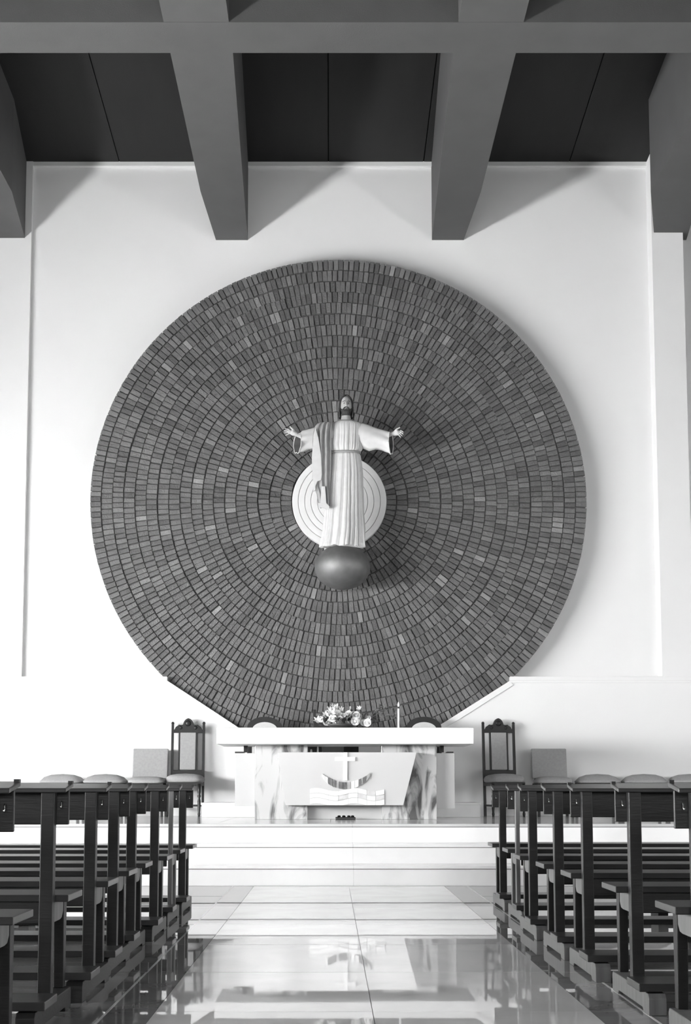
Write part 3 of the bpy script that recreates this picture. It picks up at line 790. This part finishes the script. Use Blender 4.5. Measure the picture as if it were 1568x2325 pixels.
def stool():
    t = empty('cushioned_stool', (0,0,0))
    for sx in (-1, 1):
        for sy in (-1, 1): MB().box(sx*.245-.018, sx*.245+.018, sy*.19-.018, sy*.19+.018, 0, .42).build('leg', M['chairwood'], t, bevel=.003)
    MB().box(-.265, .265, -.21, .21, .40, .438).build('seat_rail', M['chairwood'], t, bevel=.003)
    cushion(MB(), .285, -.23, .23, .439, .045, .075).build('seat_cushion', M['cloth'], t)
    return t
st0 = stool(); reg(st0)
for i, (px, lab) in enumerate(((239, 'grey cushioned stool beside the left square-back chair'), (141, 'grey cushioned stool farthest left along the wall'), (1357, 'grey cushioned stool beside the right square-back chair'),
                               (1463, 'grey cushioned stool second from the right square-back chair'), (1568, 'grey cushioned stool cut by the right picture edge'))):
    o = st0 if i == 0 else copy_tree(st0)
    a = at(px, 1850, 17.0); o.location = (a.x, 17.0, PZ); tag(o, lab, 'stool', 'cushioned stools along the chancel wall')

# chairs standing on the step behind the altar
def arch_chair():
    t = empty('arched_chair', (0,0,0))
    H1 = 1.14
    def arch(r_, z0): return [(r_*math.cos(a), z0+r_*.62*math.sin(a)) for a in [PI*i/16 for i in range(17)]]
    out = arch(.235, H1-.146)+[(-.235,.42),(.235,.42)]; inn = arch(.165, H1-.175)+[(-.165,.52),(.165,.52)]
    mb = MB(); n = len(out)
    vs_ = [(x, .0, z) for x, z in out]+[(x, .0, z) for x, z in inn]+[(x, .045, z) for x, z in out]+[(x, .045, z) for x, z in inn]
    f = []
    for i in range(n):
        j = (i+1) % n
        f += [(i, j, n+j, n+i), (2*n+i, 3*n+i, 3*n+j, 2*n+j), (i, 2*n+i, 2*n+j, j), (n+i, n+j, 3*n+j, 3*n+i)]
    mb.add(vs_, f); mb.build('back_frame', M['chairwood'], t)
    MB().prism_y([(x*1.02, z) for x, z in inn], -.008, .03).build('back_pad', M['clothl'], t)
    for s in (-1, 1):
        for yy, nm in ((-.40, 'front_leg'), (.02, 'back_leg')): MB().box(s*.21-.02, s*.21+.02, yy-.02, yy+.02, 0, .43).build(nm, M['chairwood'], t)
        MB().box(s*.235-.02, s*.235+.02, -.42, .02, .60, .635).box(s*.235-.018, s*.235+.018, -.41, -.375, .42, .61).build('armrest', M['chairwood'], t, bevel=.004)
    MB().box(-.235, .235, -.42, .04, .39, .43).build('seat_rail', M['chairwood'], t)
    cushion(MB(), .225, -.42, -.01, .431, .05, .02).build('seat_cushion', M['clothl'], t)
    return t
ac0 = arch_chair(); reg(ac0); ac1 = copy_tree(ac0)
a = at(600, 1800, 17.1); ac0.location = (a.x, 17.1, RZ); tag(ac0, 'round-topped dark chair behind the left end of the altar', 'chair', 'round-topped chairs behind the altar')
a = at(963, 1800, 17.1); ac1.location = (a.x, 17.1, RZ); tag(ac1, 'round-topped dark chair behind the right end of the altar', 'chair', 'round-topped chairs behind the altar')
t = tag(empty('presiding_chair', (at(755, 1800, 17.1).x, 17.1, RZ)), 'dark armchair behind the flowers in the middle of the altar', 'chair')
for s in (-1, 1):
    MB().box(s*.245-.02, s*.245+.02, 0, .04, 0, 1.235).build('back_post', M['chairwood'], t, bevel=.004)
    MB().box(s*.24-.095, s*.24+.095, -.5, 0, .60, .78).box(s*.26-.03, s*.26+.03, -.5, -.45, 0, .62).build('armrest', M['chairwood'], t, bevel=.004)
MB().box(-.225, .225, .005, .035, .9, 1.15).build('top_rail', M['chairwood'], t)
MB().box(-.225, .225, -.005, .03, .5, .9).build('back_pad', M['clothl'], t)
MB().box(-.235, .235, -.45, .03, .38, .43).build('seat_rail', M['chairwood'], t)
cushion(MB(), .22, -.45, -.01, .431, .06, .02).build('seat_cushion', M['clothl'], t)

# ================================================================== PEWS
def make_pew(s, thin=False, L=3.1):
    """s=-1: pew reaches to the left of its aisle end at x=0; s=+1 to the right. Y=0 at the rear face of the posts."""
    t = empty('pew', (0,0,0))
    W, WT, WL = M['wood'], M['woodtop'], (M['wood_pale_lit'] if thin else M['wood'])
    def X(a, b): return (min(s*a, s*b), max(s*a, s*b))
    pw = .03 if thin else .055
    def pb(name, xa, xb, y0, y1, z0, z1, m, bev=.004): return MB().box(*X(xa, xb), y0, y1, z0, z1).build(name, m, t, bevel=bev)
    pb('back_panel', .08 if thin and s < 0 else 0, L, .056, .076, .80, .945, W)
    # sloping book ledge
    xa, xb = X(0, L)
    MB().hexa([(xa,-.01,.934),(xb,-.01,.934),(xb,.15,.958),(xa,.15,.958)], [(xa,-.01,.952),(xb,-.01,.952),(xb,.15,.977),(xa,.15,.977)]).build('book_ledge', WT, t, bevel=.004)
    for q_ in (0, L-.018): pb('ledge_stop', q_, q_+.018, .12, .149, .972, .984, W, 0)
    for q_ in (.05, L-.05-pw):
        MB().hexa([(X(q_, q_+pw)[0], 0, .09), (X(q_, q_+pw)[1], 0, .09), (X(q_, q_+pw)[1], .055, .09), (X(q_, q_+pw)[0], .055, .09)],
                  [(X(q_, q_+pw)[0], 0, .936), (X(q_, q_+pw)[1], 0, .936), (X(q_, q_+pw)[1], .055, .936), (X(q_, q_+pw)[0], .055, .936)]).build('post', WL, t, bevel=.004)
        f0 = q_+.01
        w_ = .026 if thin else .042
        MB().hexa([(X(f0, f0+w_)[0], .30, .09), (X(f0, f0+w_)[1], .30, .09), (X(f0, f0+w_)[1], .345, .09), (X(f0, f0+w_)[0], .345, .09)],
                  [(X(f0, f0+w_)[0], .285, .476), (X(f0, f0+w_)[1], .285, .476), (X(f0, f0+w_)[1], .35, .476), (X(f0, f0+w_)[0], .35, .476)]).build('front_leg', WL, t, bevel=.003)
        pts = [(.056, .476), (.284, .476), (.284, .42), (.26, .395), (.22, .39), (.10, .39), (.056, .40)]
        MB().prism_x(pts, *X(q_+.012, q_+.034)).build('seat_bracket', M['wood_pale_lit'], t, bevel=.003)  # light on the aisle-facing side is put into the bracket's paler colour
        rn = [(-.345, 0), (-.25, 0), (-.23, .018), (.22, .018), (.24, 0), (.352, 0), (.352, .075), (.34, .09), (-.33, .09), (-.345, .07)]
        MB().prism_x(rn, *X(q_-.015, q_+pw+.005)).build('runner', M['wood_pale_lit'] if (s > 0 and q_ < 1) else W, t, bevel=.003)  # right aisle-end runner coloured paler to paint in light on its side
    pb('seat', 0, L, .08, .39, .477, .506, WT)
    pb('seat_apron', .10, L-.10, .085, .107, .385, .476, W)
    pb('kneeler_board', 0, L, -.33, -.10, .096, .13, WT)
    pb('kneeler_block', 1.0, 1.07, -.32, -.11, .001, .095, W, 0)
    pb('kneeler_block', 2.05, 2.12, -.32, -.11, .001, .095, W, 0)
    hx = s*.028
    hk = MB().tube([(hx,.057,.90),(hx,.042,.897),(hx,.034,.89),(hx,.034,.879),(hx,.026,.875)], [.0025,.003,.003,.0035,.003], 8)
    hk.ell((hx,.026,.875), (.005,.005,.005), 8, 6).build('coat_hook', M['chrome'], t)
    return t
left = [(-1.103,4.42),(-1.101,5.35),(-1.072,6.15),(-1.092,6.92),(-1.105,7.63),(-1.08,8.45),(-1.095,9.32),(-1.087,10.1)]
right = [(1.30,4.8),(1.302,5.82),(1.271,6.75),(1.263,7.56),(1.26,8.5),(1.31,9.45),(1.316,10.4)]
ordn = ['nearest', 'second nearest', 'third from the camera', 'fourth from the camera', 'fourth from the altar steps', 'third from the altar steps', 'second from the altar steps', 'closest to the altar steps']
ordr = ['nearest', 'second nearest', 'third from the camera', 'fourth from the camera', 'third from the altar steps', 'second from the altar steps', 'closest to the altar steps']
for s, lst, on, sd_ in ((-1, left, ordn, 'left'), (1, right, ordr, 'right')):
    p0 = make_pew(s); reg(p0); first = True
    for i, (x, y) in enumerate(lst):
        if (s < 0 and i == 6) or (s > 0 and i == 5): o = make_pew(s, True)
        elif first: o = p0; first = False
        else: o = copy_tree(p0)
        o.location = (x, y, 0)
        extra = ', thin paler posts' if (s < 0 and i == 6) or (s > 0 and i == 5) else ''
        tag(o, 'dark pew on the %s of the aisle, %s%s' % (sd_, on[i], extra), 'pew', 'pews on the %s of the aisle' % sd_)
